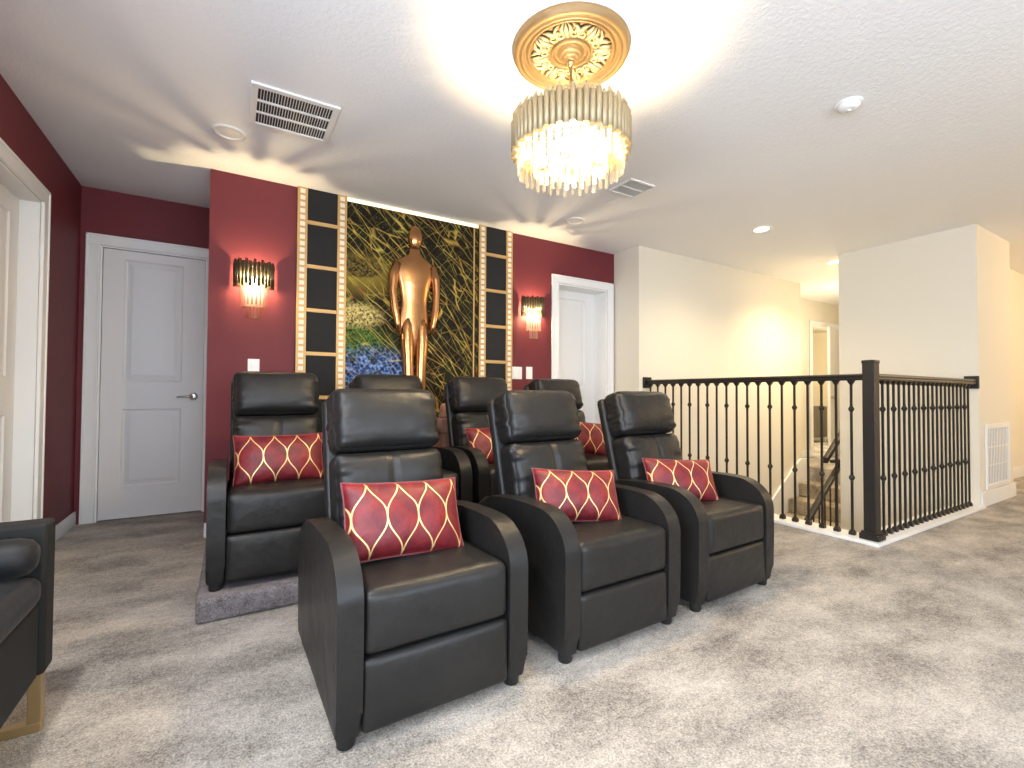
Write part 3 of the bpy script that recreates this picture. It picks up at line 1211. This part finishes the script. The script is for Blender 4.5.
ch = empty('chandelier', (CX, CY, 0))
tag(ch, 'round chandelier of champagne metal tubes and glowing crystal rods hanging from the gold medallion', 'chandelier')
m = MB()
m.lathe([(0, 2.388), (.010, 2.389), (.013, 2.398), (.016, 2.404), (.016, 2.4075), (0, 2.4075)], seg=24)
m.tube((0, 0, 2.16), (0, 0, 2.40), .006, 10)
m.build('hanging_stem', brass, ch)
RT = .246
ZT0, ZT1 = 2.000, 2.150
m = MB()
for zz in (2.02, 2.10):
    pts = [((RT - .010) * math.cos(2 * PI * i / 60), (RT - .010) * math.sin(2 * PI * i / 60), zz) for i in range(60)]
    m.path(pts, .0035, 6, closed=True)
for i in range(3):
    a = 2 * PI * i / 3 + .4
    m.tube((0, 0, 2.16), ((RT - .012) * math.cos(a), (RT - .012) * math.sin(a), 2.10), .004, 6)
for rr in (.225, .155, .085):
    pts = [(rr * math.cos(2 * PI * i / 48), rr * math.sin(2 * PI * i / 48), 2.022) for i in range(48)]
    m.path(pts, .003, 6, closed=True)
m.tube((-.225, 0, 2.022), (.225, 0, 2.022), .003, 6)
m.tube((0, -.225, 2.022), (0, .225, 2.022), .003, 6)
m.build('ring_frame', tube_metal, ch)
N = 60
for i in range(N):
    a = 2 * PI * i / N
    off = random.uniform(.002, .012) if i % 2 else random.uniform(-.012, -.003)
    x, y = RT * math.cos(a), RT * math.sin(a)
    m = MB()
    top, bot = ZT1 + off, ZT0 + off * .6
    m.tube((x, y, bot), (x, y, top - .016), .0128, 10)
    # slanted cut at the top
    m.tube((x, y, top - .016), (x * .985, y * .985, top + .010), .0128, 10, r2=.003)
    m.build('tube', tube_metal, ch)
for (rr, k, z0, z1) in ((.225, 40, 1.914, 2.036), (.155, 28, 1.914, 2.036), (.085, 16, 1.914, 2.036)):
    for i in range(k):
        a = 2 * PI * (i + .5) / k
        M = Matrix.Translation((rr * math.cos(a), rr * math.sin(a), 0)) @ Matrix.Rotation(a, 4, 'Z')
        m = MB()
        dz = .008 if i % 2 else 0
        m.box(-.005, .005, -.0085, .0085, z0 + dz, z1, bev=.002, M=M)
        m.build('crystal', crystal, ch)
for i in range(6):
    a = 2 * PI * i / 6 + .3
    m = MB()
    c = (.118 * math.cos(a), .118 * math.sin(a))
    m.sphere((c[0], c[1], 1.985), .016, 12, 8, (1, 1, 1.6))
    m.build('bulb', bulb_m, ch)


def point(name, loc, e, col, r, parent=None):
    L = bpy.data.lights.new(name, 'POINT')
    L.energy = e
    L.color = col
    L.shadow_soft_size = r
    o = bpy.data.objects.new(name, L)
    o.location = loc
    return link(o, parent)


point('chandelier_light', (.0, .012, 1.945), 62, (1.0, .74, .40), .05, ch)


# ------------------------------------------------------------------ ceiling fittings
def downlight(x, y, on, label, energy=0, col=(1.0, .75, .43)):
    root = empty('recessed_light', (x, y, CEIL))
    tag(root, label, 'ceiling light', 'recessed ceiling lights')
    m = MB(); m.lathe([(.058, -.003), (.062, -.008), (.078, -.009), (.084, -.006), (.086, -.0005)], seg=36)
    m.build('trim_ring', plastic_w, root)
    m = MB(); m.lathe([(0, -.0065), (.03, -.006), (.059, -.003)], seg=32)
    m.build('lens', lens_on if on else plastic_w, root)
    if on:
        L = bpy.data.lights.new('downlight', 'SPOT')
        L.energy = energy
        L.color = col
        L.spot_size = rad(140)
        L.spot_blend = .9
        L.shadow_soft_size = .05
        lo = bpy.data.objects.new('downlight', L)
        lo.location = (0, 0, -.03)
        link(lo, root)


downlight(4.09, 2.43, True, 'lit recessed ceiling light above the stair railing', 66)
downlight(5.79, 2.60, True, 'lit recessed ceiling light at the corner of the white stair wall', 130)
downlight(-.035, 3.13, False, 'unlit recessed ceiling light above the alcove corner of the maroon wall')
downlight(-.50, .90, True, 'added recessed fill light over the velvet armchair, out of view', 120, (1.0, .97, .94))  # unseen fitting, added to lift the front-left floor
downlight(2.53, 3.16, False, 'unlit recessed ceiling light in front of the recessed white door')
point('hall_fill_light', (7.2, 3.0, 1.7), 26, (1.0, .84, .6), .08)  # unseen extra point light, added to brighten the hall
point('far_room_light', (8.9, 4.9, 2.25), 130, (1.0, .86, .62), .1)
point('warm_fill_light', (7.6, -.4, 2.3), 90, (1.0, .70, .38), .1)  # unseen point light, added to warm the right side

sm = empty('smoke_detector', (2.70, 1.14, CEIL))
tag(sm, 'round white smoke detector on the ceiling', 'smoke detector')
m = MB(); m.lathe([(0, -.008), (.056, -.008), (.060, -.006), (.062, -.0005)], seg=32)
m.build('base_plate', plastic_w, sm)
m = MB(); m.lathe([(0, -.036), (.026, -.036), (.034, -.033), (.044, -.026), (.050, -.018), (.051, -.0075)], seg=32)
m.lathe([(.010, -.0355), (.012, -.039), (.0, -.040)], seg=16)
m.build('sensor_housing', plastic_w, sm)


def grille(name, w, d, rows, slits, mat_frame):
    """flat grille in x-z with its face at y<0 (w wide, d tall), origin at the centre"""


def ceiling_vent(x0, x1, y0, y1, rows, n, label, frame=.032):
    cx, cy = (x0 + x1) / 2, (y0 + y1) / 2
    root = empty('ceiling_vent', (cx, cy, CEIL))
    tag(root, label, 'vent')
    hw, hd = (x1 - x0) / 2, (y1 - y0) / 2
    m = MB(); m.box(-hw + frame * .6, hw - frame * .6, -hd + frame * .6, hd - frame * .6, -.003, -.0005)  # dark sheet standing in for the shade inside the duct
    m.build('duct_shade_panel', vent_dark, root)
    m = MB()
    for (a, b, c, d) in ((-hw, hw, -hd, -hd + frame), (-hw, hw, hd - frame, hd), (-hw, -hw + frame, -hd + frame, hd - frame), (hw - frame, hw, -hd + frame, hd - frame)):
        m.box(a, b, c, d, -.012, -.0005, bev=.002)
    m.build('frame', plastic_w, root)
    m = MB()
    ih = (2 * hd - 2 * frame) / rows
    for r in range(1, rows):
        yy = -hd + frame + r * ih
        m.box(-hw + frame, hw - frame, yy - .006, yy + .006, -.011, -.002)
    iw = (2 * hw - 2 * frame) / n
    for i in range(1, n):
        xx = -hw + frame + i * iw
        m.box(xx - iw * .11, xx + iw * .11, -hd + frame, hd - frame, -.009, -.002)
    m.build('louvers', plastic_w, root)


ceiling_vent(.058, .470, 2.545, 2.950, 3, 26, 'square white return air grille with dark slots on the ceiling')
ceiling_vent(2.35, 2.59, 2.32, 2.545, 2, 16, 'small two-panel ceiling vent behind the chandelier', .016)

# wall return grille on the white block
wg = empty('wall_vent', (6.005, BY0, .425))
tag(wg, 'white louvered return grille low on the white wall beside the railing', 'vent')
m = MB(); m.box(-.30, .30, -.004, -.0005, -.26, .26)  # dark sheet standing in for the shade between the louvers
m.build('duct_shade_panel', plain('vent_shadow_grey', (.07, .065, .055), .7, var=.1), wg)
m = MB()
for (a, b, c, d) in ((-.325, .325, -.285, -.245), (-.325, .325, .245, .285), (-.325, -.285, -.245, .245), (.285, .325, -.245, .245)):
    m.box(a, b, -.016, -.0005, c, d, bev=.003)
m.build('frame', plastic_w, wg)
m = MB()
for i in range(13):
    x = -.285 + .57 * (i + .5) / 13
    m.box(x - .011, x + .011, -.0075, -.003, -.245, .245, bev=.001)
for z in (-.08, .08):
    m.box(-.285, .285, -.0085, -.0065, z - .004, z + .004)
m.build('louvers', plastic_w, wg)


# ------------------------------------------------------------------ railing
def baluster_mesh(knuckles):
    m = MB()
    s = .0062
    m.box(-s, s, -s, s, .022, 1.062)
    # shoe at the foot, small collar under the handrail
    for (z0, z1, a, b) in ((.022, .040, .017, .017), (.040, .056, .017, .009)):
        A = [m.bm.verts.new((x * a, y * a, z0)) for x, y in ((-1, -1), (1, -1), (1, 1), (-1, 1))]
        B = [m.bm.verts.new((x * b, y * b, z1)) for x, y in ((-1, -1), (1, -1), (1, 1), (-1, 1))]
        fs = [m.bm.faces.new(A[::-1]), m.bm.faces.new(B)]
        for i in range(4):
            fs.append(m.bm.faces.new((A[i], A[(i + 1) % 4], B[(i + 1) % 4], B[i])))
        m._fin(fs, False)
    A = [m.bm.verts.new((x * .008, y * .008, 1.035)) for x, y in ((-1, -1), (1, -1), (1, 1), (-1, 1))]
    B = [m.bm.verts.new((x * .020, y * .020, 1.064)) for x, y in ((-1, -1), (1, -1), (1, 1), (-1, 1))]
    fs = [m.bm.faces.new(A[::-1]), m.bm.faces.new(B)]
    for i in range(4):
        fs.append(m.bm.faces.new((A[i], A[(i + 1) % 4], B[(i + 1) % 4], B[i])))
    m._fin(fs, False)
    if knuckles:
        for zc in (.405, .868):
            m.lathe([(.007, zc - .032), (.010, zc - .028), (.0085, zc - .020), (.014, zc - .012), (.0195, zc), (.014, zc + .012), (.0085, zc + .020),
                     (.010, zc + .028), (.007, zc + .032)], seg=8, smooth=False)
    bmesh.ops.recalc_face_normals(m.bm, faces=m.bm.faces)
    me = bpy.data.meshes.new('baluster')
    m.bm.to_mesh(me)
    m.bm.free()
    me.materials.append(iron)
    return me


me_plain, me_knuckle = baluster_mesh(False), baluster_mesh(True)


def handrail(name, length, parent, mat=espresso):
    """runs along +x from 0, top at z 1.105"""
    prof = [(-.026, 1.062), (.026, 1.062), (.028, 1.072), (.024, 1.080), (.029, 1.090), (.026, 1.100), (.014, 1.106), (-.014, 1.106), (-.026, 1.100),
            (-.029, 1.090), (-.024, 1.080), (-.028, 1.072)]
    m = MB()
    m.prism(prof, 0, length, 'x')
    return m.build(name, mat, parent, auto=35)


ra = empty('stair_railing', (XP, YW, 0), rad(-90))   # local x runs toward the post
tag(ra, 'dark iron railing run from the white wall corner to the tall newel post', 'railing')
handrail('handrail', YW - .018 - YP - .036, ra).location = (.018, 0, 0)
m = MB(); m.box(.0005, .020, -.055, .055, 1.025, 1.135, bev=.004)
m.build('wall_rosette', espresso, ra)
for i in range(20):
    y = 3.294 - i * .09305
    o = bpy.data.objects.new('baluster', me_knuckle if i % 2 else me_plain)
    o.location = (YW - y, 0, 0)
    link(o, ra)

rb = empty('stair_railing', (XP, YP, 0), 0)
tag(rb, 'dark iron railing run from the newel post to the white wall with the louvered grille', 'railing')
handrail('handrail', XB0 - .02 - XP - .036, rb).location = (.036, 0, 0)
m = MB()
xe = XB0 - XP
m.box(xe - .021, xe - .0005, -.043, .055, 1.025, 1.135, bev=.004)
m.build('wall_rosette', espresso, rb)
for i in range(20):
    x = 3.775 + i * .0864
    o = bpy.data.objects.new('baluster', me_plain if i % 2 else me_knuckle)
    o.location = (x - XP, 0, 0)
    link(o, rb)

po = empty('newel_post', (XP, YP, 0))
tag(po, 'tall square espresso newel post at the corner of the stair railing', 'post')
m = MB(); m.box(-.0355, .0355, -.0355, .0355, .0225, 1.176, bev=.003)
m.build('shaft', espresso, po)
m = MB()
m.box(-.055, .055, -.055, .055, .0222, .060, bev=.004)
m.box(-.048, .048, -.048, .048, .058, .075, bev=.006)
m.build('base_block', espresso, po)
m = MB()
A = [(-.039, -.039), (.039, -.039), (.039, .039), (-.039, .039)]
m.box(-.039, .039, -.039, .039, 1.170, 1.193, bev=.005)
m.build('cap', espresso, po)

# ------------------------------------------------------------------ staircase going down
m = MB()
run, rise = .25, .18
n = 11
for i in range(n):
    x1 = HX1 - .005 - i * run
    z = -rise * (i + 1)
    x0 = x1 - run
    m.box(x0 - .02, x1, 2.50, YW - .03, z - .18, z, bev=.014, seg=2)
structure('stairs', m, carpet_stair)
m = MB()   # white skirt board on the wall
pts = [(HX1 - .01, .10), (HX1 - .01, -.25)]
poly = [(HX1 - .006, .115), (HX1 - .20, .115), (HX1 - .32, .045), (HX1 - .32 - n * run + .3, .045 - (n * run - .3) * rise / run),
        (HX1 - .32 - n * run + .3, -.35 - (n * run - .3) * rise / run), (HX1 - .006, -.30)]
m.prism(poly, YW - .028, YW - .001, 'y')
structure('trim_3', m, trim_m, auto=30)

sr = empty('stair_handrail', (5.72, 2.535, .245))
tag(sr, 'dark sloping handrail with thin iron balusters going down the carpeted stairs', 'handrail')
m = MB()
sl = -rise / run * 1.08
m.prism([(0.012, .0), (.012, -.055), (-1.75, -.055 + 1.75 * sl), (-1.75, 1.75 * sl)], -.026, .026, 'y', bev=.006)
m.build('rail', espresso, sr, auto=35)
m = MB()
m.box(-.17, .02, -.026, .026, -.012, .020, bev=.004)
m.build('level_easing', espresso, sr)
m = MB()
m.prism([(-.20, -.02), (-.20, .045), (.29, .045 + .49 * .75), (.29, -.02 + .49 * .75)], .028, .078, 'y', bev=.006)
m.build('upper_rail', espresso, sr, auto=35)
for i in range(8):
    x = -.10 - i * .115
    m = MB()
    m.box(x - .006, x + .006, -.006, .006, -x * sl - .88, -x * sl - .03)
    m.build('baluster', iron, sr)

# cabinet through the far doorway
gc = empty('cabinet', (10.22, 4.95, 0), rad(0))
tag(gc, 'grey cabinet on white feet seen through the far hall doorway', 'cabinet')
m = MB(); m.box(-.42, .42, 0, .42, .10, .735, bev=.006)
m.build('body', grey_paint, gc)
for xx in (-.40, .37):
    for yy in (.02, .36):
        m = MB()
        m.box(xx, xx + .03, yy, yy + .03, 0, .099)
        m.build('foot', plastic_w, gc)
m = MB(); m.box(-.40, -.005, -.014, -.0005, .115, .72, bev=.003)
m.build('door', grey_paint, gc)
m = MB(); m.box(.005, .40, -.014, -.0005, .115, .72, bev=.003)
m.build('door', grey_paint, gc)

# ------------------------------------------------------------------ daylight, world, camera
def daylight(loc, direction, sx, sy, e):
    L = bpy.data.lights.new('window_daylight', 'AREA')
    L.shape = 'RECTANGLE'
    L.size, L.size_y = sx, sy
    L.energy = e
    L.color = (.78, .88, 1.0)
    lo = bpy.data.objects.new('window_daylight', L)
    lo.location = loc
    lo.rotation_euler = Vector(direction).to_track_quat('-Z', 'Y').to_euler()
    link(lo)


daylight(((WX0 + WX1) / 2, YBACK - .12, (WZ0 + WZ1) / 2), (0, 1, .22), WX1 - WX0 - .1, WZ1 - WZ0 - .1, 132)
daylight((XL - .17, (LY0 + LY1) / 2, 1.35), (1, 0, .30), LY1 - LY0 - .1, 1.6, 135)  # added fill daylight through the unseen side window

w = bpy.data.worlds.new('daylight_sky')
scene.world = w
w.use_nodes = True
bg = w.node_tree.nodes['Background']
sky = w.node_tree.nodes.new('ShaderNodeTexSky')
sky.sky_type = 'NISHITA'
sky.sun_elevation = rad(40)
sky.sun_disc = False
w.node_tree.links.new(sky.outputs[0], bg.inputs[0])
bg.inputs[1].default_value = .15

cam = bpy.data.cameras.new('camera')
cam.sensor_width = 36
cam.lens = 36 * 466.06 / 1024
cam.clip_start = .02
co = bpy.data.objects.new('camera', cam)
yaw, pit, rol = rad(31.0185), rad(1.2016), rad(.2923)
fw = Vector((math.sin(yaw) * math.cos(pit), math.cos(yaw) * math.cos(pit), math.sin(pit)))
rt = Vector((math.cos(yaw), -math.sin(yaw), 0))
up = rt.cross(fw)
R = rt * math.cos(rol) + up * math.sin(rol)
U = -rt * math.sin(rol) + up * math.cos(rol)
mt = Matrix((( R.x, U.x, -fw.x, 0), (R.y, U.y, -fw.y, 0), (R.z, U.z, -fw.z, .9598), (0, 0, 0, 1)))
co.matrix_world = mt
link(co)
scene.camera = co

vs = scene.view_settings
vs.view_transform = 'Standard'
vs.look = 'None'
vs.exposure = 0.35
vs.gamma = 1.0
vs.use_curve_mapping = False
scene.cycles.use_denoising = True
scene.cycles.sample_clamp_indirect = 6.0
scene.cycles.max_bounces = 10
scene.cycles.diffuse_bounces = 6
scene.cycles.transparent_max_bounces = 24
scene.cycles.caustics_reflective = False
scene.cycles.caustics_refractive = False
